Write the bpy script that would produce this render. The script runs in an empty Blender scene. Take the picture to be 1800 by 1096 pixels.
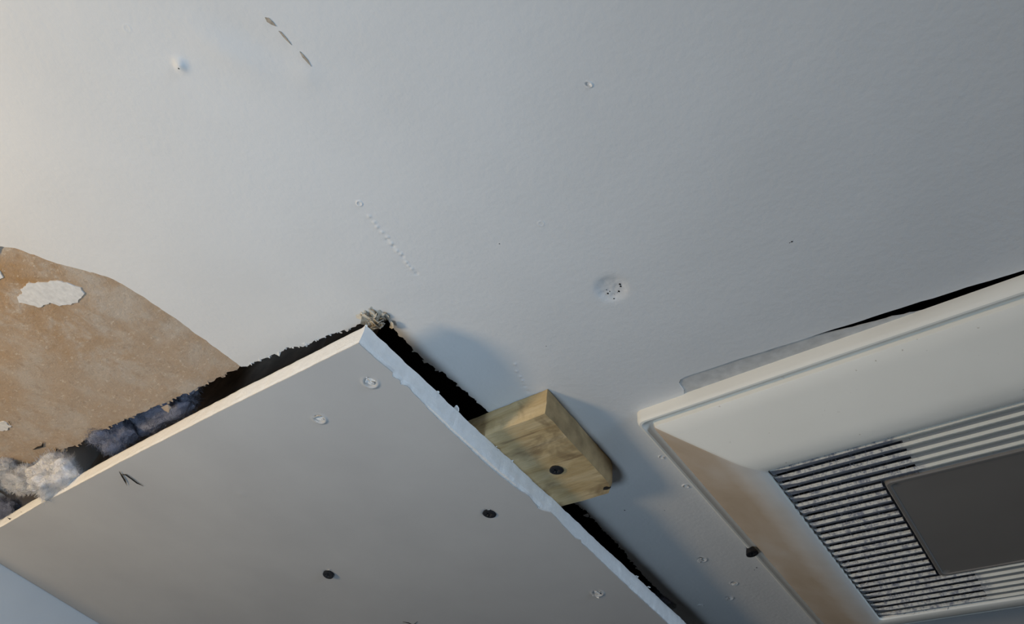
import bpy, bmesh, math, random
import numpy as np
from mathutils import Vector, Matrix, noise, geometry

random.seed(7); np.random.seed(7)
S = bpy.context.scene
C = S.collection

# ------------------------------------------------------------------ camera
H = 0.25                 # camera to ceiling distance (m)
ZC = 2.40                # ceiling height (m)
CX, CY = 900.0, 548.0    # image centre of the 1800 x 1096 frame
_a = np.array([-1083 - CX, 1492 - CY]); _b = np.array([2291 - CX, 2065 - CY])
F = math.sqrt(-_a @ _b)
_d = lambda v: np.array([v[0], -v[1], -F]) / math.sqrt(v @ v + F * F)
_d1, _d2 = _d(_a), _d(_b)
_up = np.cross(_d1, _d2)
if _up[1] < 0: _up = -_up
_X = -_d1; _Z = _up; _Y = np.cross(_Z, _X)
ROT = np.array([_X, _Y, _Z])          # world = ROT @ camera
cam_d = bpy.data.cameras.new('camera'); cam = bpy.data.objects.new('camera', cam_d); C.objects.link(cam)
cam_d.sensor_width = 36.0; cam_d.lens = F / 1800.0 * 36.0
cam_d.clip_start = 0.01
cam.matrix_world = Matrix.Translation((0, 0, ZC - H)) @ Matrix(ROT.tolist()).to_4x4()
S.camera = cam

def W(px, py, drop=0.0):
    """photo pixel -> world point on the horizontal plane `drop` metres under the ceiling"""
    r = ROT @ np.array([px - CX, -(py - CY), -F])
    r = r * ((H - drop) / r[2])
    return Vector((r[0], r[1], ZC - drop))

# ------------------------------------------------------------------ world, lights, exposure
wd = bpy.data.worlds.new('world'); S.world = wd; wd.use_nodes = True
bg = wd.node_tree.nodes['Background']
bg.inputs['Color'].default_value = (0.50, 0.66, 1.0, 1); bg.inputs['Strength'].default_value = 0.006

def lamp(name, loc, energy, color, radius):
    l = bpy.data.lights.new(name, 'POINT'); l.energy = energy; l.color = color; l.shadow_soft_size = radius
    o = bpy.data.objects.new(name, l); C.objects.link(o); o.location = loc
    return o
lamp('work_lamp', (-0.538, -0.371, ZC - 0.30), 8.9, (1.0, 0.755, 0.465), 0.06)
lamp('cool_fill', (-0.20, -0.03, ZC - 0.37), 2.8, (0.60, 0.79, 1.0), 0.06)  # cool fill light added near the camera, no known source
lamp('warm_fill', (0.75, 0.75, ZC - 0.60), 0.25, (1.0, 0.62, 0.30), 0.12)  # weak warm fill added at right to warm the dark corners
fill_d = bpy.data.lights.new('edge_fill', 'AREA'); fill_d.energy = 13.0; fill_d.color = (0.56, 0.75, 1.0); fill_d.shape = 'RECTANGLE'; fill_d.size = 0.6; fill_d.size_y = 0.3  # cool light added at right to brighten the panel's cut edge
fill_o = bpy.data.objects.new('edge_fill', fill_d); C.objects.link(fill_o); fill_o.location = (1.7, -0.2, ZC - 0.21)
fill_o.rotation_euler = (Vector((-0.21, 0.25, ZC - 0.02)) - fill_o.location).to_track_quat('-Z', 'Y').to_euler()

S.view_settings.view_transform = 'Standard'
S.view_settings.look = 'None'
S.view_settings.gamma = 1.0
S.view_settings.use_curve_mapping = False
S.view_settings.exposure = 0.0

# ------------------------------------------------------------------ materials
class NT:
    def __init__(s, name, rough=0.8, spec=0.3):
        s.m = bpy.data.materials.new(name); s.m.use_nodes = True
        s.t = s.m.node_tree; s.b = s.t.nodes['Principled BSDF']
        s.b.inputs['Roughness'].default_value = rough
        s.b.inputs['Specular IOR Level'].default_value = spec
        s.co = s.n('ShaderNodeTexCoord').outputs['Object']
    def n(s, k): return s.t.nodes.new(k)
    def l(s, a, b): s.t.links.new(a, b)
    def mapping(s, scale):
        m = s.n('ShaderNodeMapping'); m.inputs['Scale'].default_value = scale; s.l(s.co, m.inputs['Vector']); return m.outputs[0]
    def noise(s, scale, detail=4, rough=0.55, vec=None, dist=0.0):
        x = s.n('ShaderNodeTexNoise'); x.inputs['Scale'].default_value = scale; x.inputs['Detail'].default_value = detail
        x.inputs['Roughness'].default_value = rough; x.inputs['Distortion'].default_value = dist
        s.l(vec or s.co, x.inputs['Vector']); return x.outputs['Fac']
    def ramp(s, fac, stops):
        r = s.n('ShaderNodeValToRGB'); e = r.color_ramp.elements
        while len(e) < len(stops): e.new(0.5)
        for k, (p, c) in enumerate(stops):
            e[k].position = p; e[k].color = (c[0], c[1], c[2], 1) if not isinstance(c, (int, float)) else (c, c, c, 1)
        s.l(fac, r.inputs[0]); return r.outputs[0]
    def mix(s, fac, a, b):
        x = s.n('ShaderNodeMix'); x.data_type = 'RGBA'
        for v, i in ((fac, 0), (a, 6), (b, 7)):
            if hasattr(v, 'is_output'): s.l(v, x.inputs[i])
            elif isinstance(v, (int, float)): x.inputs[i].default_value = v
            else: x.inputs[i].default_value = (v[0], v[1], v[2], 1)
        return x.outputs[2]
    def math(s, op, a, b=0.0):
        x = s.n('ShaderNodeMath'); x.operation = op
        for v, i in ((a, 0), (b, 1)):
            if hasattr(v, 'is_output'): s.l(v, x.inputs[i])
            else: x.inputs[i].default_value = v
        return x.outputs[0]
    def col(s, v):
        if hasattr(v, 'is_output'): s.l(v, s.b.inputs['Base Color'])
        else: s.b.inputs['Base Color'].default_value = (v[0], v[1], v[2], 1)
    def bump(s, h, dist, strength=1.0):
        x = s.n('ShaderNodeBump'); x.inputs['Distance'].default_value = dist; x.inputs['Strength'].default_value = strength
        s.l(h, x.inputs['Height']); s.l(x.outputs[0], s.b.inputs['Normal'])
    def xyz(s):
        x = s.n('ShaderNodeSeparateXYZ'); s.l(s.co, x.inputs[0]); return x.outputs

def mat_ceiling():
    m = NT('ceiling_paint', 0.75, 0.25)
    a = m.noise(9, 3); m.col(m.ramp(a, [(0.3, (0.66, 0.655, 0.64)), (0.7, (0.72, 0.715, 0.70))]))
    n1 = m.noise(330, 3, 0.5); n2 = m.noise(60, 2, 0.5)
    m.bump(m.math('ADD', n1, m.math('MULTIPLY', n2, 1.2)), 0.00030, 0.6)
    return m.m
def mat_gypsum():
    m = NT('gypsum_core', 0.95, 0.1)
    a = m.noise(260, 3); m.col(m.ramp(a, [(0.3, (0.84, 0.83, 0.80)), (0.7, (0.90, 0.89, 0.86))]))
    m.bump(m.noise(900, 3), 0.0004, 0.7); return m.m
def mat_paper():
    m = NT('grey_face_paper', 0.85, 0.2)
    a = m.noise(14, 4); m.col(m.ramp(a, [(0.3, (0.49, 0.48, 0.465)), (0.7, (0.54, 0.53, 0.51))]))
    m.bump(m.noise(700, 2), 0.00012, 0.5); return m.m
def mat_kraft():
    m = NT('kraft_paper', 0.95, 0.1)
    a = m.noise(30, 6, 0.65, None, 0.3); big = m.noise(7, 2, 0.5)
    base = m.ramp(a, [(0.34, (0.38, 0.235, 0.115)), (0.50, (0.42, 0.305, 0.205)), (0.62, (0.50, 0.44, 0.375))])
    base = m.mix(m.ramp(big, [(0.40, 0.0), (0.62, 0.6)]), base, (0.45, 0.375, 0.30))
    f = m.noise(1.0, 4, 0.7, m.mapping((240, 420, 300)))
    c = m.mix(m.ramp(f, [(0.58, 0.0), (0.74, 1.0)]), base, (0.62, 0.54, 0.44))
    d = m.noise(150, 3)
    c = m.mix(m.ramp(d, [(0.25, 0.35), (0.42, 0.0)]), c, (0.24, 0.16, 0.10))
    m.col(c); m.bump(m.noise(420, 5, 0.7), 0.0009, 0.8); return m.m
def mat_wood():
    m = NT('pine_wood', 0.65, 0.25)
    g = m.noise(1.0, 5, 0.6, m.mapping((14, 95, 95)), 0.8)
    base = m.ramp(g, [(0.30, (0.42, 0.28, 0.12)), (0.5, (0.58, 0.43, 0.225)), (0.70, (0.68, 0.535, 0.32))])
    k = m.noise(1.0, 4, 0.65, m.mapping((24, 42, 42)), 0.5)
    c = m.mix(m.ramp(k, [(0.48, 0.0), (0.64, 0.9)]), base, (0.25, 0.17, 0.085))
    st = m.noise(1.0, 3, 0.6, m.mapping((22, 330, 330)))
    c = m.mix(m.ramp(st, [(0.62, 0.0), (0.70, 0.6)]), c, (0.22, 0.14, 0.07))
    m.col(c); m.bump(m.noise(1.0, 4, 0.6, m.mapping((40, 420, 420))), 0.0005, 0.6); return m.m
def mat_plastic():
    m = NT('cream_plastic', 0.5, 0.4)
    a = m.noise(16, 4)
    c = m.ramp(a, [(0.3, (0.81, 0.775, 0.69)), (0.7, (0.86, 0.825, 0.74))])
    sp = m.noise(420, 2); c = m.mix(m.ramp(sp, [(0.73, 0.0), (0.80, 0.6)]), c, (0.30, 0.22, 0.14))
    m.col(c); m.bump(m.noise(500, 2), 0.0001, 0.4); return m.m
def mat_stain_shade(xa, xb):  # brown holds dirt stain plus the warm shade of the left slope
    m = NT('stained_shaded_plastic', 0.55, 0.35)
    a = m.noise(18, 4, 0.6, None, 0.4)
    c = m.ramp(a, [(0.28, (0.62, 0.53, 0.43)), (0.52, (0.56, 0.44, 0.32)), (0.75, (0.48, 0.36, 0.24))])
    wob = m.math('MULTIPLY', m.math('SUBTRACT', m.noise(45, 3), 0.5), 0.012)
    x = m.math('ADD', m.xyz()[0], wob)
    t = m.math('DIVIDE', m.math('SUBTRACT', x, xa), xb - xa)
    m.col(m.mix(m.ramp(t, [(0.55, 0.0), (1.0, 1.0)]), c, (0.78, 0.76, 0.72))); m.bump(m.noise(500, 2), 0.0001, 0.4); return m.m
def mat_rib(xdust):
    m = NT('dusty_rib_plastic', 0.6, 0.3)
    x = m.xyz()
    wob = m.math('MULTIPLY', m.math('SUBTRACT', m.noise(70, 2), 0.5), 0.02)
    side = m.ramp(m.math('ADD', m.math('MULTIPLY', m.math('ADD', x[0], wob), 40.0), 0.5 - xdust * 40.0), [(0.35, 1.0), (0.65, 0.0)])
    g = m.n('ShaderNodeNewGeometry'); sep = m.n('ShaderNodeSeparateXYZ'); m.l(g.outputs['True Normal'], sep.inputs[0])
    face = m.ramp(m.math('MULTIPLY', sep.outputs[1], -1.0), [(0.3, 0.20), (0.8, 0.0)])     # dust colour heavier on the undersides than on the front faces
    d = m.ramp(m.math('ADD', m.noise(330, 5, 0.7), face), [(0.47, 0.0), (0.63, 1.0)])
    fac = m.math('MULTIPLY', side, d)
    base = m.mix(side, (0.74, 0.71, 0.62), (0.66, 0.64, 0.58))
    m.col(m.mix(fac, base, (0.24, 0.25, 0.285)))
    m.bump(m.noise(600, 4, 0.7), 0.0006, 0.8); return m.m
def mat_simple(name, c, rough=0.8, spec=0.3, nscale=None, var=0.15, bump=0.0):
    m = NT(name, rough, spec)
    if nscale:
        a = m.noise(nscale, 4)
        m.col(m.ramp(a, [(0.3, tuple(v * (1 - var) for v in c)), (0.7, tuple(v * (1 + var) for v in c))]))
        if bump: m.bump(a, bump, 0.7)
    else: m.col(c)
    return m.m
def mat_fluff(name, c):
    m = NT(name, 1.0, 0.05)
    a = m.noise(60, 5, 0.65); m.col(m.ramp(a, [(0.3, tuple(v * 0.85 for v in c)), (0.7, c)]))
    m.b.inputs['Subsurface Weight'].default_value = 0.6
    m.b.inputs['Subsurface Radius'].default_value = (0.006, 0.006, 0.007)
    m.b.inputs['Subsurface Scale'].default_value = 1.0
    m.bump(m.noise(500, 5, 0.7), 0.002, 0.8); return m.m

M = dict(
    ceil=mat_ceiling(), gyp=mat_gypsum(), paper=mat_paper(), kraft=mat_kraft(), wood=mat_wood(),
    plastic=mat_plastic(), stained=mat_stain_shade(-0.535 * H, -0.37 * H),
    wall=mat_simple('wall_paint', (0.74, 0.725, 0.70), 0.8, 0.25, 12, 0.04),
    joist=mat_simple('old_joist_wood', (0.52, 0.44, 0.37), 0.9, 0.1, 45, 0.3, 0.001),
    light_block=mat_simple('light_block_dark', (0.05, 0.045, 0.045), 0.95, 0.05, 20, 0.3),  # for the added box that keeps ambient light out of the cavity
    screw=mat_simple('black_phosphate_screw', (0.016, 0.016, 0.018), 0.6, 0.3, 300, 0.3),
    dark=mat_simple('dark_fibre', (0.03, 0.027, 0.024), 0.9, 0.1),
    lens=mat_simple('smoky_lens_plastic', (0.23, 0.205, 0.18), 0.32, 0.45, 14, 0.06),
    housing=mat_simple('dusty_housing', (0.085, 0.09, 0.105), 0.95, 0.1, 180, 0.4, 0.001),
    plate=mat_simple('grey_lamp_plate', (0.34, 0.34, 0.33), 0.7, 0.2, 30, 0.08),
    dust=mat_simple('grey_dust', (0.16, 0.16, 0.175), 1.0, 0.02, 300, 0.4),
    fluff=mat_fluff('white_insulation', (0.86, 0.85, 0.86)),
    fluff2=mat_fluff('grey_shaded_insulation', (0.27, 0.29, 0.38)),  # blue-grey shade of the gap is put into this colour
    torn=mat_simple('torn_white_paper', (0.68, 0.675, 0.66), 0.9, 0.1, 300, 0.12, 0.0004),
    tuft=mat_simple('torn_beige_paper', (0.58, 0.53, 0.44), 0.95, 0.1, 260, 0.25, 0.0008),
    gouge=mat_simple('brown_gouge', (0.40, 0.34, 0.27), 0.95, 0.1, 500, 0.3),
    oldpaint=mat_simple('old_grey_board', (0.50, 0.495, 0.48), 0.9, 0.1, 200, 0.12, 0.0004),
)

# ------------------------------------------------------------------ helpers
def link(name, me, mats, parent=None, kind=None, label=None, cat=None, group=None, smooth=True):
    o = bpy.data.objects.new(name, me); C.objects.link(o)
    for m in (mats if isinstance(mats, (list, tuple)) else [mats]): me.materials.append(m)
    if smooth:
        for p in me.polygons: p.use_smooth = True
    if parent: o.parent = parent; o.matrix_parent_inverse = parent.matrix_world.inverted()
    if kind: o['kind'] = kind
    if label: o['label'] = label
    if cat: o['category'] = cat
    if group: o['group'] = group
    return o
def empty(name, loc, label, cat, group=None):
    o = bpy.data.objects.new(name, None); C.objects.link(o); o.location = loc; o.empty_display_size = 0.02
    o['label'] = label; o['category'] = cat
    if group: o['group'] = group
    bpy.context.view_layer.update()
    return o
def mesh(vs, fs, name='m'):
    me = bpy.data.meshes.new(name); me.from_pydata([tuple(v) for v in vs], [], fs); me.update(); return me
def inside(poly, pts):
    poly = np.asarray(poly); pts = np.asarray(pts); r = np.zeros(len(pts), bool)
    x, y = pts[:, 0], pts[:, 1]; n = len(poly)
    for i in range(n):
        x1, y1 = poly[i]; x2, y2 = poly[(i + 1) % n]
        if y1 == y2: continue
        c = ((y1 > y) != (y2 > y)) & (x < (x2 - x1) * (y - y1) / (y2 - y1) + x1)
        r ^= c
    return r
def rough_line(pts, step, amp, seed, freq=140.0, closed=False, chip=0.0):
    """resample a polyline and shake it sideways, so that it reads as a torn edge"""
    out = []; n = len(pts); rng = random.Random(seed)
    for i in range(n if closed else n - 1):
        a = Vector(pts[i][:2]); b = Vector(pts[(i + 1) % n][:2]); d = b - a; L = d.length
        k = max(1, int(L / step)); nv = Vector((-d.y, d.x)).normalized() if L > 0 else Vector((0, 0))
        for j in range(k):
            p = a + d * (j / k)
            q = Vector((p.x * freq, p.y * freq, seed * 3.7))
            s = noise.noise(q) * 0.6 + noise.noise(q * 3.1) * 0.4
            if chip and rng.random() < 0.12: s += rng.uniform(-1, 1) * chip
            e = p + nv * (s * amp)
            out.append((e.x, e.y))
    if not closed: out.append(tuple(pts[-1][:2]))
    return out
def cdt(loops, pts):
    vs = []; es = []
    for lp in loops:
        s = len(vs); vs += [Vector(p) for p in lp]; es += [(s + i, s + (i + 1) % len(lp)) for i in range(len(lp))]
    vs += [Vector((float(p[0]), float(p[1]))) for p in pts]
    r = geometry.delaunay_2d_cdt(vs, es, [], 0, 1e-7)
    return np.array([(v.x, v.y) for v in r[0]]), [tuple(f) for f in r[2]]
def grid_pts(x0, x1, y0, y1, s, jit=0.3):
    xs, ys = np.meshgrid(np.arange(x0, x1, s), np.arange(y0, y1, s))
    p = np.stack([xs.ravel(), ys.ravel()], 1); return p + (np.random.rand(*p.shape) - 0.5) * s * jit
def submesh(V, tris, zf, depth, flip=False, skirt_mat=1, name='m', skip=None):
    """triangles facing down at height zf(x, y), with a skirt going up `depth` round every open border"""
    used = sorted({i for t in tris for i in t}); mp = {u: k for k, u in enumerate(used)}
    vs = [(V[u][0], V[u][1], zf(V[u][0], V[u][1])) for u in used]
    fs = []; edges = {}
    for t in tris:
        a, b, c = (V[i] for i in t)
        ar = (b[0] - a[0]) * (c[1] - a[1]) - (c[0] - a[0]) * (b[1] - a[1])
        t = (t[0], t[2], t[1]) if ar > 0 else t          # normals down
        f = tuple(mp[i] for i in t); fs.append(f)
        for k in range(3):
            e = (f[k], f[(k + 1) % 3]); edges[e] = edges.get(e, 0) + 1
    nmain = len(fs); top = {}
    for (i, j) in edges:
        if (j, i) in edges: continue
        if skip and skip(vs[i], vs[j]): continue
        for q in (i, j):
            if q not in top:
                top[q] = len(vs); vs.append(vs[q]); vs.append((vs[q][0], vs[q][1], vs[q][2] + depth))
        fs.append((top[j], top[i], top[i] + 1, top[j] + 1))
    me = mesh(vs, fs, name)
    mi = np.zeros(len(fs), dtype=np.int32); mi[nmain:] = skirt_mat
    me.polygons.foreach_set('material_index', mi)
    sh = np.zeros(len(fs), bool); sh[:nmain] = True
    me.polygons.foreach_set('use_smooth', sh)
    return me
def box(bm, x0, x1, y0, y1, z0, z1):
    m = Matrix.Translation(((x0 + x1) / 2, (y0 + y1) / 2, (z0 + z1) / 2)) @ Matrix.Diagonal((x1 - x0, y1 - y0, z1 - z0, 1))
    bmesh.ops.create_cube(bm, size=1, matrix=m)
def bm_mesh(bm, name='m'):
    me = bpy.data.meshes.new(name); bm.to_mesh(me); bm.free(); return me
def tube_mesh(path, r, n=5, taper=True):
    vs = []; fs = []; K = len(path)
    for i, p in enumerate(path):
        p = Vector(p); t = (Vector(path[min(i + 1, K - 1)]) - Vector(path[max(i - 1, 0)])).normalized()
        u = t.orthogonal().normalized(); v = t.cross(u)
        rr = r * (1 - 0.8 * abs(2 * i / (K - 1) - 1) ** 3) if taper else r
        for k in range(n):
            a = 2 * math.pi * k / n; vs.append(p + (u * math.cos(a) + v * math.sin(a)) * rr)
    for i in range(K - 1):
        for k in range(n):
            fs.append((i * n + k, i * n + (k + 1) % n, (i + 1) * n + (k + 1) % n, (i + 1) * n + k))
    fs.append(tuple(range(n - 1, -1, -1))); fs.append(tuple((K - 1) * n + k for k in range(n)))
    return mesh(vs, fs)
def flakes(spec, seed):
    """small curled scraps: list of (point, size, lean direction)"""
    rng = random.Random(seed); vs = []; fs = []
    for p, s, d in spec:
        d = Vector(d).normalized() if Vector(d).length > 0 else Vector((rng.uniform(-1, 1), rng.uniform(-1, 1), 0)).normalized()
        d = (d + Vector((rng.uniform(-.4, .4), rng.uniform(-.4, .4), rng.uniform(-.35, .05)))).normalized()
        u = d.cross(Vector((0, 0, 1))).normalized(); w = s * rng.uniform(0.8, 2.0); p = Vector(p)
        nrm = u.cross(d); b = len(vs)
        for th in (0, 1):
            off = nrm * (th * s * 0.10)
            vs += [p - u * w * .5 + off, p + u * w * .5 + off,
                   p + d * s * .6 + u * w * rng.uniform(.15, .5) + nrm * s * .15 + off,
                   p + d * s * rng.uniform(.8, 1.2) + u * w * rng.uniform(-.3, .2) + nrm * s * .05 + off,
                   p + d * s * .5 - u * w * rng.uniform(.3, .6) + nrm * s * .12 + off]
        fs += [(b, b + 1, b + 2, b + 3, b + 4), (b + 9, b + 8, b + 7, b + 6, b + 5)]
        for k in range(5): fs.append((b + k, b + 5 + k, b + 5 + (k + 1) % 5, b + (k + 1) % 5))
    return mesh(vs, fs)

# drops under the ceiling plane
WT = 0.070 * H           # wood cleat thickness
PT = 0.053 * H           # drywall panel thickness
PB = WT + PT             # underside of the panel
BT = 0.0127              # ceiling board thickness

# ------------------------------------------------------------------ the wall that the panel runs up to
wa, wb = W(0, 990, PB), W(175, 1096, PB)
wd_ = (wb - wa); wd_.z = 0; wd_.normalize()
wn = Vector((wd_.y, -wd_.x, 0))
if wn.x < 0: wn = -wn                                  # towards the room
def wall_pt(s, z=0.0, back=0.0): return Vector((wa.x, wa.y, 0)) + wd_ * s - wn * back + Vector((0, 0, z))
p = [wall_pt(-.13), wall_pt(1.6), wall_pt(1.6, 0, .1), wall_pt(-.13, 0, .1)]
vs = [Vector((q.x, q.y, 0)) for q in p] + [Vector((q.x, q.y, ZC + 0.22)) for q in p]
link('wall_far', mesh(vs, [(0, 1, 5, 4), (1, 2, 6, 5), (2, 3, 7, 6), (3, 0, 4, 7), (4, 5, 6, 7), (3, 2, 1, 0)]), M['wall'], kind='structure',
     label='pale blue-grey painted wall under the drywall panel', smooth=False)

# ------------------------------------------------------------------ ceiling: painted skin, torn paper, openings
def w2(l): return [tuple(W(*q)[:2]) for q in l]
hole_left = w2([(0, 830), (60, 812), (110, 792), (150, 775), (190, 752), (225, 735), (280, 713), (330, 692), (380, 668), (425, 645)])
hole_left2 = w2([(425, 645), (470, 628), (505, 612), (540, 606), (565, 593), (600, 582), (636, 568)])
hole_right = w2([(640, 563), (664, 548), (682, 562), (700, 587), (740, 628), (790, 665), (850, 716), (930, 800), (1005, 882), (1030, 898), (1065, 935), (1085, 955), (1130, 1010), (1165, 1045), (1190, 1062)])
xl = hole_left[0][0]
wl = wall_pt((hole_left[0][1] - 0.012 - wa.y) / wd_.y)
L0 = (wl.x + 0.004, hole_left[0][1] - 0.012)
wl2 = wall_pt((0.52 - wa.y) / wd_.y)
r3 = hole_right[-1]
hl = rough_line([L0] + hole_left, 0.0022, 0.0026, 3, 170, chip=0.5)
hl2 = rough_line(hole_left2, 0.0016, 0.0018, 4, 200, chip=0.3)
hr = rough_line(hole_right, 0.0018, 0.0022, 5, 220, chip=0.35)
hole = hl[:-1] + hl2[:-1] + hr + [(r3[0] - 0.004, r3[1] + 0.006), (r3[0] - 0.03, r3[1] + 0.012), (wl2.x + 0.004, 0.515)]
# paper torn off beside the hole
kr = w2([(425, 645), (405, 630), (380, 611), (350, 590), (320, 568), (285, 545), (245, 518), (215, 499), (190, 487), (150, 476), (125, 470), (100, 463), (60, 449), (25, 436), (0, 433)])
kx = [(kr[-1][0] - 0.09, kr[-1][1] + 0.012), (kr[-1][0] - 0.22, kr[-1][1] + 0.05), (L0[0] - 0.0005, L0[1] - 0.03)]
kr_r = rough_line(kr + kx, 0.0020, 0.0014, 6, 160)
kraft = kr_r + hl[:]                                   # runs along the hole edge back to (425, 645)
kraft = kraft[:-1]
isl = [rough_line(w2(q), 0.0016, 0.0018, 11 + k, 330, True) for k, q in enumerate([
    [(29, 523), (37, 518), (35, 510), (46, 501), (60, 499), (72, 497), (92, 496), (106, 497), (122, 500), (130, 503), (141, 507), (142, 512), (147, 517), (140, 524), (134, 531), (122, 535), (108, 538), (97, 536), (88, 534), (80, 536), (66, 541), (58, 537), (46, 536), (32, 533)],
    [(-40, 480), (-10, 466), (3, 488), (-15, 500)],
    [(-30, 745), (5, 742), (18, 750), (10, 757), (-20, 760)],
])]
# slot behind the fan cover
slot_px = [(1203, 700), (1203, 686), (1194, 674), (1196, 667), (1206, 662), (1300, 630), (1400, 599), (1500, 567), (1600, 535), (1700, 505), (1800, 475), (1900, 445), (1900, 600), (1500, 720)]
slot = w2(slot_px); slot = rough_line(slot, 0.004, 0.0007, 21, 120, True)

cw0 = wall_pt((-0.45 - wa.y) / wd_.y); cw1 = wall_pt((1.05 - wa.y) / wd_.y)
outer = [(cw0.x, -0.45), (0.55, -0.45), (0.55, 1.05), (cw1.x, 1.05)]

feat = []     # (x, y, rx, ry, angle, kind, amplitude)   + amplitude = up, into the board
def ft(px, py, r, kind, amp, ry=None, ang=0.0):
    q = W(px, py); feat.append((q.x, q.y, r, ry or r, ang, kind, amp))
ft(1075, 508, 0.0085, 'dimple', 0.0013)
ft(318, 113, 0.0034, 'bump', -0.0016)
ft(632, 357, 0.0016, 'ring', -0.00032)
ft(224, 50, 0.0018, 'ring', -0.00008)
ft(1034, 148, 0.0016, 'crater', 0.0005, 0.0010, 1.0)
ft(951, 393, 0.0016, 'ring', -0.0001)
ft(398, 92, 0.020, 'bump', -0.0007, 0.008, 1.2)
ft(455, 70, 0.022, 'bump', 0.0006, 0.009, 1.1)
ft(540, 130, 0.008, 'bump', -0.0005)
for t in (0, .1, .18, .27, .36, .40, .47, .52, .60, .65, .70, .80, .86, .91, 1):
    ft(650 + 82 * t + random.uniform(-2, 2), 380 + 101 * t, 0.0013, 'bump', random.choice((-.00032, .0003)))
for t in (0, .25, .45, .6, .8, 1): ft(905 + 22 * t + random.uniform(-3, 3), 640 + 48 * t, 0.0013, 'bump', random.choice((-.00032, .0003)))
for (a, b, r) in ((1233, 982, .0045), (1290, 1024, .0034), (1281, 1050, .0042), (1232, 1064, .0026), (1205, 853, .0022), (1163, 802, .002)):
    ft(a, b, r * .8, 'crater', 0.0008)

def prof(f, x, y):
    dx, dy = x - f[0], y - f[1]; c, s = math.cos(f[4]), math.sin(f[4])
    u, v = (dx * c + dy * s) / f[2], (-dx * s + dy * c) / f[3]
    d = math.sqrt(u * u + v * v)
    if d > 2.2: return 0.0
    if f[5] == 'dimple': g = 1 / (1 + math.exp((d - 0.8) * 9)) + (0.25 * noise.noise(Vector((x * 500, y * 500, 1))) if d < 0.8 else 0)
    elif f[5] == 'bump': g = math.exp(-d * d * 1.8)
    elif f[5] == 'ring': g = math.exp(-((d - 0.8) * 4) ** 2)
    else: g = (1 / (1 + math.exp((d - 0.6) * 9))) - 0.9 * math.exp(-((d - 1.0) * 4) ** 2) * (0.5 + 0.5 * math.sin(math.atan2(v, u) + f[0] * 900))
    return g * f[6]
def ceil_z(x, y):
    z = ZC + noise.noise(Vector((x * 17, y * 17, 0.3))) * 0.00030 + noise.noise(Vector((x * 6, y * 6, 4.3))) * 0.0007
    for f in feat:
        if abs(x - f[0]) < 0.05 and abs(y - f[1]) < 0.05: z += prof(f, x, y)
    return z
P_ = [grid_pts(-1.2, .55, -.45, 1.05, 0.010)]
for f in feat:
    r = max(f[2], f[3]) * 2.0; st = max(min(f[2], f[3]) / 9, 0.00016)
    P_.append(grid_pts(f[0] - r, f[0] + r, f[1] - r, f[1] + r, st if r < 0.03 else 0.002))
P_.append(grid_pts(min(q[0] for q in kraft), max(q[0] for q in kraft), min(q[1] for q in kraft), max(q[1] for q in kraft), 0.0028))
pts = np.concatenate(P_); pts = pts[inside(outer, pts)]
V, T = cdt([outer, hole, kraft, slot] + isl, pts)
cen = np.array([(V[t[0]] + V[t[1]] + V[t[2]]) / 3 for t in T])
in_out = inside(outer, cen); in_h = inside(hole, cen); in_k = inside(kraft, cen); in_s = inside(slot, cen)
in_i = np.zeros(len(T), bool)
for q in isl: in_i |= inside(q, cen)
paint = in_out & ~in_h & ~in_s & (~in_k)
island = in_out & in_k & ~in_h & in_i
kra = in_out & in_k & ~in_h
sel = lambda msk: [T[i] for i in np.nonzero(msk)[0]]
ceiling = link('ceiling', submesh(V, sel(paint), ceil_z, BT), [M['ceil'], M['gyp']], kind='structure', smooth=False,
               label='off-white painted drywall ceiling with torn cut-out')
def kraft_z(x, y):
    q = Vector((x, y, 0))
    return ZC + 0.0011 + noise.noise(q * 60) * 0.0004 + noise.noise(q * 260) * 0.00035
link('exposed_paper', submesh(V, sel(kra), kraft_z, BT), [M['kraft'], M['gyp']], ceiling, smooth=False, label='brown kraft paper where the paint layer was torn off')
link('paint_island', submesh(V, sel(island), lambda x, y: ZC + 0.0005 + noise.noise(Vector((x * 90, y * 90, 0))) * 0.0001, 0.0012), [M['torn'], M['torn']], ceiling, smooth=False,
     label='white scraps of paint left on the brown paper')
# board strip showing in the slot
sp = w2([(1180, 720), (1190, 655), (1300, 622), (1400, 598), (1440, 590), (1470, 584), (1500, 577), (1540, 567), (1580, 557), (1620, 549), (1660, 540), (1690, 532), (1700, 560), (1500, 640)])
sp = rough_line(sp, 0.002, 0.0008, 31, 260, True)
Vs, Ts = cdt([sp], [])
cs = np.array([(Vs[t[0]] + Vs[t[1]] + Vs[t[2]]) / 3 for t in Ts]); ms = inside(sp, cs)
link('board_strip', submesh(Vs, [Ts[i] for i in np.nonzero(ms)[0]], lambda x, y: ZC + 0.0008, 0.0008), [M['oldpaint'], M['oldpaint']], ceiling, smooth=False, label='grey strip of older board in the slot')
# dark gouges in the paint
for pts_g in ([(466, 30), (473, 31), (481, 39), (486, 46), (478, 43), (470, 38)], [(490, 54), (495, 56), (505, 68), (513, 79), (503, 70), (496, 62)], [(527, 90), (533, 95), (542, 105), (548, 116), (540, 108), (532, 100)]):
    q = w2(pts_g); n = len(q); zz = ZC - 0.0011
    zs = [ceil_z(*v) - 0.00025 for v in q]; zt = [v + 0.0008 for v in zs]
    vs = [(v[0], v[1], zs[i]) for i, v in enumerate(q)] + [(v[0], v[1], zt[i]) for i, v in enumerate(q)]
    link('gouge', mesh(vs, [tuple(range(n)), tuple(range(2 * n - 1, n - 1, -1))] + [(i, n + i, n + (i + 1) % n, (i + 1) % n) for i in range(n)]), M['gouge'], ceiling, smooth=False)
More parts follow.
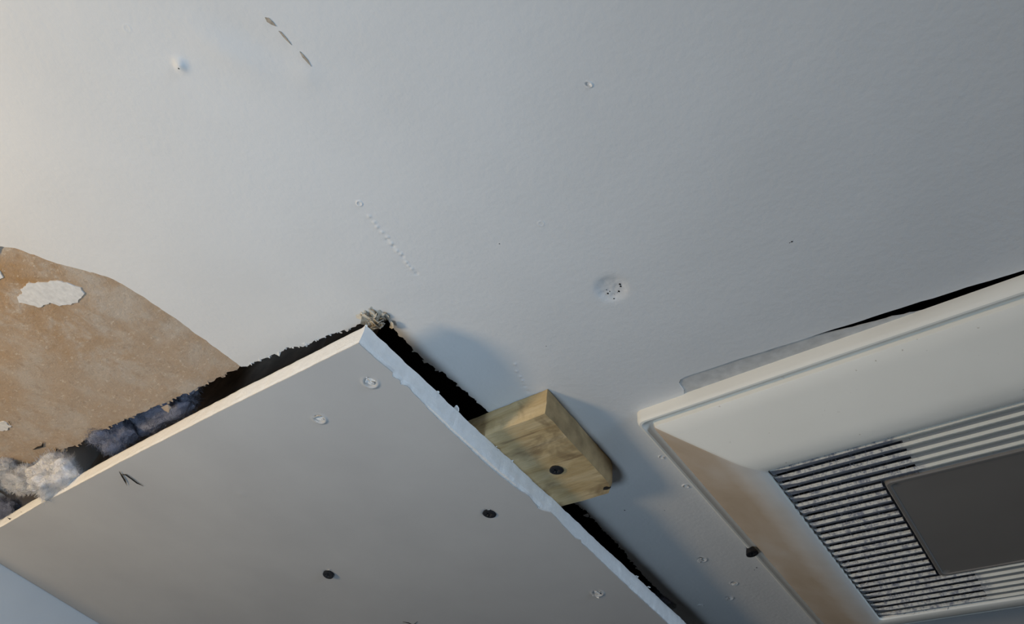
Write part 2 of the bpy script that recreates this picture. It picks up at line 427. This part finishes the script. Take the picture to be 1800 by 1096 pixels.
# specks stuck in and on the paint
vs = []; fs = []
def speck(px, py, r, drop=0.0):
    q = W(px, py); z = ceil_z(q.x, q.y) - drop; b = len(vs)
    e = random.uniform(.5, 1.6)
    for d in ((1, 0, 0), (-1, 0, 0), (0, e, 0), (0, -e, 0), (0, 0, .5), (0, 0, -.5)):
        vs.append((q.x + d[0] * r * random.uniform(.6, 1.2), q.y + d[1] * r * random.uniform(.6, 1.2), z + d[2] * r))
    for f in ((0, 2, 4), (2, 1, 4), (1, 3, 4), (3, 0, 4), (2, 0, 5), (1, 2, 5), (3, 1, 5), (0, 3, 5)): fs.append(tuple(b + i for i in f))
for px, py, r in ((1090, 502, .0011), (1091, 506, .0010), (1088, 515, .0011), (1085, 517, .0008), (1068, 518, .0009), (1072, 515, .0006), (1079, 526, .0007), (1080, 520, .0005), (1066, 512, .0006),
                  (878, 428, .0006), (1392, 424, .0009), (1388, 426, .0005), (1098, 897, .0008), (960, 608, .0005), (1168, 897, .0005), (1330, 997, .0012), (1326, 1001, .0007), (317, 118, .0008)):
    speck(px, py, r * .65)
link('dark_speck', mesh(vs, fs), M['dark'], ceiling, kind='stuff', smooth=False)
# torn fringe along the hole edge
sp_ = []; rng = random.Random(5)
for lp, nrm, num, sz in ((hr, (-1, .1, 0), 90, .0013), (hl2, (.1, 1, 0), 40, .0012)):
    for k in range(num):
        q = rng.choice(lp); sp_.append(((q[0], q[1], ZC + rng.uniform(.0002, .0012)), sz * rng.uniform(.35, 1.5), nrm))
for (a, b, s) in ((488, 620, .0028), (470, 626, .0028), (455, 631, .0025), (440, 638, .0025), (535, 603, .002), (1030, 905, .003), (1085, 952, .003)):
    q = W(a, b); sp_.append(((q.x, q.y - 0.001, ZC), s, (0.2, 1, -.1)))
link('torn_fringe', flakes(sp_, 3), M['torn'], ceiling, kind='stuff', smooth=False, label='white torn paper fringe on the cut edge')
sp_ = []
for k in range(110):
    q = rng.choice(hl); sp_.append(((q[0], q[1], ZC + rng.uniform(.0008, .004)), .0018 * rng.uniform(.3, 1.3), (.1, 1, 0)))
q = W(292, 718); sp_.append(((q.x, q.y - .002, ZC + .001), .005, (0, 1, 0)))
link('torn_fringe', flakes(sp_, 4), M['kraft'], ceiling, kind='stuff', smooth=False, label='brown torn paper fringe on the cut edge')
# scraps at the small blemishes
sp_ = []
for (a, b, s) in ((1233, 982, .0028), (1229, 980, .002), (1290, 1023, .002), (1281, 1050, .0024), (1232, 1063, .0014), (1316, 957, .0035), (1206, 853, .0018), (1164, 803, .0014)):
    q = W(a, b); sp_.append(((q.x, q.y, ZC - .0006), s, (rng.uniform(-1, 1), .4, -.2)))
link('paint_flake', flakes(sp_, 9), M['torn'], ceiling, kind='stuff', smooth=False, label='loose white flakes of paint')
# crumbled tuft at the corner of the cut-out
sp_ = []; q = W(658, 560)
for k in range(90):
    a = rng.uniform(0, 6.28); r = abs(rng.gauss(0, .0052))
    sp_.append(((q.x + math.cos(a) * r, q.y + math.sin(a) * r * .8, ZC - rng.uniform(-.003, .003)), rng.uniform(.0015, .0042), (rng.uniform(-1, 1), rng.uniform(-1, 1), -.6)))
link('torn_tuft', flakes(sp_, 12), M['tuft'], ceiling, kind='stuff', smooth=False, label='beige crumbled paper tuft at the corner of the cut-out')

# ------------------------------------------------------------------ screws
def screw_mesh(r=0.0042, length=0.012):
    n = 28; w = r * .17; L = r * .55
    cir = [(r * math.cos(2 * math.pi * k / n), r * math.sin(2 * math.pi * k / n)) for k in range(n)]
    cr = [(w, w), (w, L), (-w, L), (-w, w), (-L, w), (-L, -w), (-w, -w), (-w, -L), (w, -L), (w, -w), (L, -w), (L, w)]
    Vv, Tt = cdt([cir, cr], [(0.82 * a, 0.82 * b) for a, b in cir])
    vs = []; fs = []
    def add(p): vs.append(p); return len(vs) - 1
    top = [add((v[0], v[1], 0.0 if math.hypot(*v) > .9 * r else -.0003)) for v in Vv]
    edge = {}
    for t in Tt:
        c = (Vv[t[0]] + Vv[t[1]] + Vv[t[2]]) / 3
        a, b, d = Vv[t[0]], Vv[t[1]], Vv[t[2]]
        if (b[0] - a[0]) * (d[1] - a[1]) - (d[0] - a[0]) * (b[1] - a[1]) > 0: t = (t[0], t[2], t[1])
        if inside(cr, [c])[0]: continue
        fs.append(tuple(top[i] for i in t))
    b0 = [add((x, y, -.0003)) for x, y in cr]; b1 = [add((x * .6, y * .6, .0005)) for x, y in cr]
    for k in range(12): fs.append((b0[k], b0[(k + 1) % 12], b1[(k + 1) % 12], b1[k]))
    fs.append(tuple(reversed(b1)))
    rings = [(r, 0), (r, .0006), (r * .75, .0022), (r * .45, .0048), (r * .4, length * .8), (.0002, length)]
    prev = None
    for rr, z in rings:
        cur = [add((rr * math.cos(2 * math.pi * k / 14), rr * math.sin(2 * math.pi * k / 14), z)) for k in range(14)]
        if prev:
            for k in range(14): fs.append((prev[k], prev[(k + 1) % 14], cur[(k + 1) % 14], cur[k]))
        prev = cur
    return mesh([(a, b, c - .0010 if c < .002 else c) for a, b, c in vs], fs, 'screw')
SCREW = screw_mesh(); SCREW.materials.append(M['screw'])
def screw(px, py, drop, parent, tilt=(0, 0), rz=0.0, sink=0.0, label=None):
    q = W(px, py, drop); o = bpy.data.objects.new('screw', SCREW); C.objects.link(o)
    o.location = (q.x, q.y, q.z + sink); o.rotation_euler = (tilt[0], tilt[1], rz)
    o.parent = parent; o.matrix_parent_inverse = parent.matrix_world.inverted()
    if label: o['label'] = label
    return o

# ------------------------------------------------------------------ drywall panel hung under the hole
pc = W(630, 603, PB); pr = W(1170, 1090, PB)
# straight cut edges, measured in the panel plane
edge_px_r = [(630, 603), (700, 665), (760, 722), (850, 805), (935, 880), (1010, 945), (1090, 1013), (1170, 1090)]
re = [W(*q, PB) for q in edge_px_r]
far_y = 0.60
Rx = lambda y: pc.x + (pr.x - pc.x) * (y - pc.y) / (pr.y - pc.y)
wp = lambda y: wall_pt((y - wa.y) / wd_.y).x + 0.0006
corner = (pc.x, pc.y); right_end = (Rx(far_y), far_y); wall_end = (wp(far_y), far_y); left_end = (wp(pc.y), pc.y)
left_edge = [left_end] + [tuple(W(a, b, PB)[:2]) for a, b in ((7, 923), (70, 886), (112, 865), (210, 813), (300, 767), (400, 716), (525, 655))] + [corner]
panel = empty('drywall_panel', (pc.x - 0.2, pc.y + 0.2, ZC - PB), 'loose grey drywall panel with white cut edges hung under the ceiling cut-out', 'drywall panel')
# core: rings up the thickness, shaken a little
cl = rough_line(left_edge, 0.003, 0.0003, 41, 120) [:-1]
cr_ = rough_line([corner, right_end], 0.0022, 0.0009, 42, 60, chip=.12)
cb = [wall_end]
loop = cl + cr_ + cb; n = len(loop); vs = []; fs = []
nl = 6
for k in range(nl):
    z = ZC - PB + 0.0005 + (PT - 0.0005) * k / (nl - 1)
    for i, (x, y) in enumerate(loop):
        q = Vector((x * 200, y * 200, z * 300)); isr = i >= len(cl)
        a = .0004 if isr else .0002
        e = noise.noise(q) * a - (.0005 if k in (0, nl - 1) else 0)
        vs.append((x + (e if isr else 0), y + (0 if isr else -e), z))
for k in range(nl - 1):
    for i in range(n): fs.append((k * n + i, k * n + (i + 1) % n, (k + 1) * n + (i + 1) % n, (k + 1) * n + i))
fs.append(tuple(range(n))[::-1]); fs.append(tuple((nl - 1) * n + i for i in range(n)))
me = mesh(vs, fs); bm = bmesh.new(); bm.from_mesh(me); bmesh.ops.recalc_face_normals(bm, faces=bm.faces); bm.to_mesh(me); bm.free()
link('gypsum_core', me, M['gyp'], panel, smooth=False, label='white chalky cut edge')
# face paper with torn rim
pl_in = rough_line(left_edge, 0.003, 0.0003, 51, 150)[:-1]
tear_px = [(630, 603), (662, 632), (690, 655), (689, 662), (703, 669), (704, 675), (716, 679), (760, 727), (850, 812), (900, 852), (930, 872), (946, 892), (952, 896), (968, 900), (1010, 945), (1021, 949), (1023, 954), (1090, 1018), (1170, 1092)]
tear = [tuple(W(*q, PB)[:2]) for q in tear_px] + [right_end]
pr_in = rough_line(tear, 0.002, 0.0007, 52, 170)
ploop = pl_in + pr_in + [wall_end]
pfeat = []
def pf(px, py, r, kind, amp, ry=None, ang=0.0):
    q = W(px, py, PB); pfeat.append((q.x, q.y, r, ry or r, ang, kind, amp))
pf(651, 671, 0.0040, 'crater', 0.0011); pf(561, 735, 0.0038, 'crater', 0.0010); pf(1050, 1041, 0.0040, 'crater', 0.0012)
pf(860, 902, 0.0052, 'dimple', 0.0008); pf(578, 1007, 0.0048, 'dimple', 0.0006)
pf(425, 868, 0.004, 'bump', -0.0002)
def paper_z(x, y):
    z = ZC - PB + noise.noise(Vector((x * 10, y * 10, 8.0))) * 0.0004
    for f in pfeat: z += prof(f, x, y)
    return z
P_ = [grid_pts(-.9, -.2, .1, .62, 0.009)]
for f in pfeat: P_.append(grid_pts(f[0] - .011, f[0] + .011, f[1] - .011, f[1] + .011, .0005))
pts = np.concatenate(P_); pts = pts[inside(ploop, pts)]
Vp, Tp = cdt([ploop], pts)
cp = np.array([(Vp[t[0]] + Vp[t[1]] + Vp[t[2]]) / 3 for t in Tp]); mp_ = inside(ploop, cp)
link('face_paper', submesh(Vp, [Tp[i] for i in np.nonzero(mp_)[0]], paper_z, 0.0006), [M['paper'], M['paper']], panel, smooth=False, label='smooth grey face paper')
bk = [(q[0], q[1]) for q in loop]
screw(860, 902, PB, panel, (.0, .05), .3, 0.0003)
screw(578, 1007, PB, panel, (-.22, .10), .9, -0.0006)
sp_ = []
for (a, b, s, d) in ((652, 674, .0040, (1, .2, -.4)), (648, 668, .0030, (-1, 0, -.3)), (646, 664, .0014, (-1, -1, 0)), (559, 733, .0042, (.6, -.6, -.4)), (556, 738, .003, (-1, .3, -.3)),
                     (565, 737, .0028, (1, .5, -.2)), (1049, 1041, .005, (1, 0, -.4)), (1045, 1043, .004, (-.6, .6, -.3)), (1054, 1040, .0036, (.4, -.6, -.3)), (1050, 1046, .003, (0, 1, -.4)),
                     (860, 896, .0022, (-.2, -1, -.5)), (578, 1001, .0030, (0, -1, -.6))):
    q = W(a, b, PB); sp_.append(((q.x, q.y, q.z - .0001), s * .62, d))
link('torn_paper', flakes(sp_, 15), M['torn'], panel, kind='stuff', smooth=False, label='pale paper scraps lifted round the screw holes')
sp_ = []
for k in range(9):
    q = rng.choice(cr_[:150]); sp_.append(((q[0], q[1], ZC - WT - rng.uniform(0, .002)), rng.uniform(.0007, .0016), (1, -.2, .3)))
q = W(700, 655, WT + .003); sp_.append(((q.x - .001, q.y, q.z), .005, (1, -.3, .2)))
q = W(803, 722, WT); sp_.append(((q.x - .001, q.y, q.z), .0035, (.6, -.3, .8)))
link('edge_crumb', flakes(sp_, 16), M['gyp'], panel, kind='stuff', smooth=False)

# ------------------------------------------------------------------ wooden cleat
B0, B1, B2, B3 = W(962, 726, WT), W(1087, 862, WT), W(985, 891, WT), W(850, 765, WT)
x1 = (B0.x + B1.x) / 2; y0 = (B0.y + B3.y) / 2; y1 = (B1.y + B2.y) / 2; x0 = x1 - 0.16
cleat = empty('wood_cleat', (x1 - 0.05, (y0 + y1) / 2, ZC - WT), 'short yellowish pine board screwed across the edge of the ceiling cut-out', 'wood board')
bm = bmesh.new()
prof_yz = []
sec = 26
outl = [(x0, y0), (x1 + .0012, y0 - .0006), (x1 - .002, y1 - .0095), (x1 - .0035, y1 - .0040), (x1 - .0075, y1 + .0004), (x0, y1)]
ol = rough_line(outl, 0.004, 0.0006, 61, 80, True)
nl = 6; n = len(ol); vs = []; fs = []
for k in range(nl):
    z = ZC - WT + (WT - 0.0004) * k / (nl - 1)
    ins = 0.0007 if k == 0 else 0
    for (x, y) in ol:
        cx_, cy_ = (x0 + x1) / 2, (y0 + y1) / 2
        e = noise.noise(Vector((x * 120, y * 120, z * 150))) * .0005
        vs.append((x - ins * (1 if x > cx_ + .06 else 0) + (e if x > x1 - .01 else 0), y - ins * math.copysign(1, y - cy_) + (e if x <= x1 - .01 else 0), z))
for k in range(nl - 1):
    for i in range(n): fs.append((k * n + i, k * n + (i + 1) % n, (k + 1) * n + (i + 1) % n, (k + 1) * n + i))
fs.append(tuple(range(n))[::-1]); fs.append(tuple((nl - 1) * n + i for i in range(n)))
me = mesh(vs, fs); bm.from_mesh(me); bmesh.ops.recalc_face_normals(bm, faces=bm.faces); bm.to_mesh(me); bm.free()
endg = mat_simple('pine_end_grain', (0.34, 0.24, 0.125), 0.8, 0.15, 90, 0.25, 0.0004)
board = link('board', me, [M['wood'], endg], cleat, smooth=False)
for p in me.polygons:
    if p.normal.x > 0.55: p.material_index = 1
screw(978, 824, WT, cleat, (.06, -.04), .2, -0.0002)
q = W(1066, 857, WT); vs = [(q.x + .0024 * math.cos(a) * (1 + .3 * math.sin(3 * a)), q.y + .0016 * math.sin(a), q.z - .00015) for a in np.linspace(0, 6.28, 12, False)]
vs += [(a, b, c + .001) for a, b, c in vs]
link('knot_hole', mesh(vs, [tuple(range(12)), tuple(range(23, 11, -1))] + [(i, 12 + i, 12 + (i + 1) % 12, (i + 1) % 12) for i in range(12)]), M['dark'], cleat, smooth=False)

# ------------------------------------------------------------------ exhaust fan cover
fx0, fy0 = -0.567 * H, 1.058 * H; fx1, fy1 = 0.86 * H, 2.275 * H
fan = empty('exhaust_fan_cover', ((fx0 + fx1) / 2, (fy0 + fy1) / 2, ZC - 0.1 * H), 'cream plastic exhaust fan cover with dusty ribbed grille and smoky lens', 'fan cover')
def rrect(ins, r, n=4):
    a0, b0, a1, b1 = fx0 + ins, fy0 + ins, fx1 - ins, fy1 - ins; o = []
    for cx_, cy_, s in ((a0 + r, b0 + r, math.pi), (a1 - r, b0 + r, 1.5 * math.pi), (a1 - r, b1 - r, 0), (a0 + r, b1 - r, .5 * math.pi)):
        for k in range(n + 1):
            t = s + .5 * math.pi * k / n; o.append((cx_ + r * math.cos(t), cy_ + r * math.sin(t)))
    return o
prof_f = [(0, -.004, .018), (0, .022, .018), (.0012, .028, .018), (.0035, .0315, .017), (.0075, .0325, .016), (.0115, .031, .014), (.016, .0255, .012), (.0215, .0215, .012), (.027, .0205, .012),
          (.0285, .0215, .011), (.0300, .0330, .011), (.0318, .0352, .011), (.060, .0490, .010), (.110, .0725, .010), (.150, .0905, .010), (.163, .0955, .010), (.176, .0985, .010), (.190, .1000, .010), (.207, .1000, .010), (.2095, .0985, .010), (.2105, .0960, .010), (.2115, .066, .010)]
rings = [[(x, y, ZC - d * H) for x, y in rrect(i * H, r * H)] for i, d, r in prof_f]
n = len(rings[0]); vs = [v for r in rings for v in r]
def ring_faces(k0, k1, side):
    out = []
    for k in range(k0, k1):
        for i in range(n):
            out.append((k * n + i, k * n + (i + 1) % n, (k + 1) * n + (i + 1) % n, (k + 1) * n + i))
    return out
fs = ring_faces(0, len(rings) - 1, None)
me = mesh(vs, fs); bm = bmesh.new(); bm.from_mesh(me); bmesh.ops.recalc_face_normals(bm, faces=bm.faces); bm.to_mesh(me); bm.free()
# left slope gets stain and painted warm shade: index by position round the ring
for p in me.polygons:
    c = p.center; ins = (c.x - fx0) / H
    k = p.index // n
    left = (c.x - fx0) < (c.y - fy0) and (c.x - fx0) < (fy1 - c.y) and c.x < 0
    p.material_index = 1 if (left and 9 <= k <= 17) else 0
frame = link('frame', me, [M['plastic'], M['stained']], fan)
def shade_auto(o, deg):
    me = o.data; bm = bmesh.new(); bm.from_mesh(me)
    for e in bm.edges:
        if len(e.link_faces) == 2 and e.calc_face_angle(0) > math.radians(deg): e.smooth = False
    bm.to_mesh(me); bm.free()
shade_auto(frame, 28)
gx0, gx1, gy0, gy1 = fx0 + .2115 * H, fx1 - .2115 * H, fy0 + .2115 * H, fy1 - .2115 * H
screw(1321, 967, .0335 * H, fan, (.0, -.22), .4, -0.0016, 'black screw in the stained rim')
# plenum behind the grille
bm = bmesh.new(); zt = ZC - .010 * H; zb = ZC - .066 * H
box(bm, gx0 - .001, gx1 + .001, gy0 - .001, gy1 + .001, zt, zt + .002)
for a in ((gx0 - .001, gx0, gy0, gy1), (gx1, gx1 + .001, gy0, gy1), (gx0, gx1, gy0 - .001, gy0), (gx0, gx1, gy1, gy1 + .001)): box(bm, *a, zb, zt)
link('housing', bm_mesh(bm), M['housing'], fan, smooth=False)
# lamp plate behind the clean part and lens
lx0, ly0, ly1 = -0.158 * H, 1.425 * H, 1.884 * H; lx1 = gx1 - (lx0 - gx0)
px0 = -0.085 * H
bm = bmesh.new(); box(bm, px0, gx1, gy0, gy1, ZC - .0915 * H, ZC - .080 * H); link('lamp_plate', bm_mesh(bm), M['plate'], fan, smooth=False)
M['rib'] = mat_rib(px0)
NR = 26; pitch = (gy1 - gy0) / NR
def rib_mesh(xa, xb, y):
    w = pitch * .38; zb_, zt_ = ZC - .0985 * H, ZC - .0905 * H
    vs = []; ks = 26
    for k in range(ks + 1):
        x = xa + (xb - xa) * k / ks; t = 1.0
        if k == 0: t = .25
        j = noise.noise(Vector((x * 300, y * 300, 0))) * .00022
        vs += [(x, y - w, zt_), (x, y - w * .90 + j, zb_ + (1 - t) * .0018), (x, y - w * .55 + j, zb_ + (1 - t) * .0018 + .0001), (x, y + w * .9, zt_)]
    fs = []
    for k in range(ks):
        for i in range(3): fs.append((k * 4 + i, k * 4 + i + 1, k * 4 + 5 + i, k * 4 + 4 + i))
        fs.append((k * 4 + 3, k * 4, k * 4 + 4, k * 4 + 7))
    fs += [(0, 3, 2, 1), (ks * 4, ks * 4 + 1, ks * 4 + 2, ks * 4 + 3)]
    return mesh(vs, fs)
for i in range(NR):
    y = gy0 + pitch * (i + .62)
    if ly0 - pitch * .15 < y < ly1 + pitch * .25:
        link('rib', rib_mesh(gx0 + .0004, lx0 - .0012, y), M['rib'], fan, smooth=False)
    else:
        link('rib', rib_mesh(gx0 + .0004, gx1 - .0004, y), M['rib'], fan, smooth=False)
# lens: shallow dished plate with rounded rim
def lens_ring(i, d, r):
    a0, b0, a1, b1 = lx0 + i, ly0 + i, lx1 - i, ly1 - i; o = []
    for cx_, cy_, s in ((a0 + r, b0 + r, math.pi), (a1 - r, b0 + r, 1.5 * math.pi), (a1 - r, b1 - r, 0), (a0 + r, b1 - r, .5 * math.pi)):
        for k in range(5):
            t = s + .5 * math.pi * k / 4; o.append((cx_ + r * math.cos(t), cy_ + r * math.sin(t), ZC - d * H))
    return o
lr = [lens_ring(0, .074, .003), lens_ring(0, .094, .003), lens_ring(.0006, .0965, .003), lens_ring(.0020, .0965, .003), lens_ring(.0026, .0945, .003), lens_ring(.006, .0940, .003), lens_ring(.030, .0960, .004)]
n = 20; vs = [v for r in lr for v in r]; fs = []
for k in range(len(lr) - 1):
    for i in range(n): fs.append((k * n + i, k * n + (i + 1) % n, (k + 1) * n + (i + 1) % n, (k + 1) * n + i))
fs.append(tuple((len(lr) - 1) * n + i for i in range(n)))
me = mesh(vs, fs); bm = bmesh.new(); bm.from_mesh(me); bmesh.ops.recalc_face_normals(bm, faces=bm.faces); bm.to_mesh(me); bm.free()
ln = link('lens', me, M['lens'], fan, label='smoky grey-brown lamp lens'); shade_auto(ln, 30)
# dust fibres between the ribs
vs = []; fs = []; rng = random.Random(77)
for k in range(4200):
    i = rng.randrange(NR); y = gy0 + pitch * (i + .62 + rng.uniform(-.62, .5)); x = rng.uniform(gx0, px0 + .004) if not (ly0 < y < ly1) else rng.uniform(gx0, lx0)
    z = ZC - H * rng.uniform(.084, .096); s = rng.uniform(.0006, .0022); b = len(vs)
    d = Vector((rng.uniform(-1, 1), rng.uniform(-.7, .7), rng.uniform(-.5, .5))).normalized() * s; u = d.orthogonal().normalized() * rng.uniform(.00008, .00022)
    p = Vector((x, y, z)); vs += [p - d - u * .3, p + u, p + d, p - u]
    fs.append((b, b + 1, b + 2, b + 3))
link('dust', mesh(vs, fs), M['dust'], fan, kind='stuff', smooth=False, label='grey dust clinging between the ribs')

# ------------------------------------------------------------------ above the ceiling: joists, added light block, insulation
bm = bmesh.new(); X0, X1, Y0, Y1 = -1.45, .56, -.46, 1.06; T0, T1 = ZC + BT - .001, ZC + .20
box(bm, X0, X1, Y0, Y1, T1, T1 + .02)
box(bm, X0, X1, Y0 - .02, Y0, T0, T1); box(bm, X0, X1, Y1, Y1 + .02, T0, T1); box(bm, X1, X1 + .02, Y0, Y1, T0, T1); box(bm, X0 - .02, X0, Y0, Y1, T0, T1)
link('cavity_light_block', bm_mesh(bm), M['light_block'], kind='structure', label='dark box added over the ceiling to keep ambient light out', smooth=False)
for (a, b, c, d, lab) in ((-1.0, -.34, .168, .206, 'rough brown joist crossing over the ceiling cut-out'), (-.215, -.177, -.44, 1.04, 'rough brown joist beside the ceiling cut-out')):
    bm = bmesh.new(); box(bm, a, b, c, d, ZC + BT + .0005, ZC + BT + .12)
    bmesh.ops.subdivide_edges(bm, edges=bm.edges, cuts=3)
    for v in bm.verts: v.co += Vector([noise.noise(v.co * 9 + Vector((k, 0, 0))) * .0012 for k in (0, 5)] + [0])
    link('ceiling_joist', bm_mesh(bm), M['joist'], kind='structure', label=lab, smooth=False)

def fluff_mesh(rad, seed, sub=5, fibres=1400, rough=.45):
    bm = bmesh.new(); bmesh.ops.create_icosphere(bm, subdivisions=sub, radius=1)
    o = Vector((seed * 7.1, seed * 3.3, seed))
    for v in bm.verts:
        d = v.co.normalized()
        f = 1 + noise.noise(d * 1.3 + o) * rough + noise.noise(d * 2.9 + o) * rough * .45 + noise.noise(d * 8 + o) * .05 + noise.noise(d * 30 + o) * .02
        v.co = Vector((d.x * rad[0], d.y * rad[1], d.z * rad[2])) * f
    me = bm_mesh(bm); r = random.Random(seed)
    vs = [tuple(v.co) for v in me.vertices]; fs = [tuple(p.vertices) for p in me.polygons]
    nv = len(me.vertices)
    for k in range(fibres):
        p = Vector(vs[r.randrange(nv)]); nn = p.normalized(); t = Vector((r.uniform(-1, 1), r.uniform(-1, 1), r.uniform(-1, 1)))
        d = (nn * .35 + t).normalized(); L = r.uniform(.002, .006); w = d.orthogonal().normalized() * .00008
        b = len(vs); m2 = p + d * L * .5 + nn * L * .15; e = p + d * L - nn * L * .1
        vs += [tuple(p - w), tuple(p + w), tuple(m2 + w), tuple(m2 - w), tuple(e)]
        fs += [(b, b + 1, b + 2, b + 3), (b + 3, b + 2, b + 4)]
    bpy.data.meshes.remove(me)
    return mesh(vs, fs)
def fluff(px, py, drop, rad, seed, mat, label, rot=(0, 0, 0), fibres=4000, group=None):
    q = W(px, py, drop); o = link('insulation_tuft', fluff_mesh(rad, seed, fibres=fibres), mat, label=label, cat='insulation', group=group)
    o.location = q; o.rotation_euler = rot; return o
fluff(94, 837, .017, (.022, .013, .013), 3, M['fluff'], 'white fluffy insulation tuft spilling over the panel edge')
fluff(40, 845, .011, (.017, .011, .007), 8, M['fluff'], 'white insulation tuft lying flat behind the spilling tuft')
fluff(4, 822, .004, (.012, .006, .005), 5, M['fluff'], 'small pale insulation tuft tucked against the torn brown paper')
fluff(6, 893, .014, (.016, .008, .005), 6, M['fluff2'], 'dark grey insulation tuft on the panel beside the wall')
fluff(198, 762, -.006, (.017, .012, .010), 9, M['fluff2'], 'insulation tuft deep in the gap by the joist, coloured with blue-grey shade')
fluff(290, 716, -.016, (.040, .012, .008), 10, M['fluff2'], 'long insulation roll deep in the gap, coloured with blue-grey shade')
fluff(1166, 1046, -.003, (.004, .009, .004), 12, M['fluff2'], 'small insulation tuft at the narrow end of the gap, coloured with blue-grey shade', fibres=900)

# ------------------------------------------------------------------ stray fibres on the panel
def fibre(pts_, drop, r, name, label, lift=.0005):
    path = [W(a, b, drop) - Vector((0, 0, lift)) for a, b in pts_]
    me = tube_mesh(path, r); link(name, me, M['dark'], label=label, cat='fibre')
fibre([(210, 827), (215, 835), (220, 843), (224, 852)], PB, .00045, 'fibre', 'short dark stray fibre stuck on the grey panel, the steeper of a pair')
fibre([(214, 832), (222, 833), (232, 840), (241, 847), (253, 853)], PB, .00045, 'fibre', 'longer dark stray fibre on the grey panel, the flatter of a pair')
fibre([(708, 1091), (718, 1093), (727, 1097), (734, 1090)], PB, .00035, 'fibre', 'bent dark stray fibre on the grey panel away from the pair')

for pts_ in ([(58, 790), (66, 786), (74, 784), (76, 777)], [(0, 808), (8, 809), (18, 807)], [(98, 786), (100, 792), (106, 790)], [(15, 740), (19, 746)]):
    link('paper_tear', tube_mesh([W(a, b, -0.0004) for a, b in pts_], .0007), M['dark'], ceiling)
for pts_, r_ in (([(13, 909), (18, 912), (23, 910)], .0006), ([(36, 899), (44, 900)], .0005)):
    link('edge_nick', tube_mesh([W(a, b, PB - .004) for a, b in pts_], r_), M['dark'], panel)
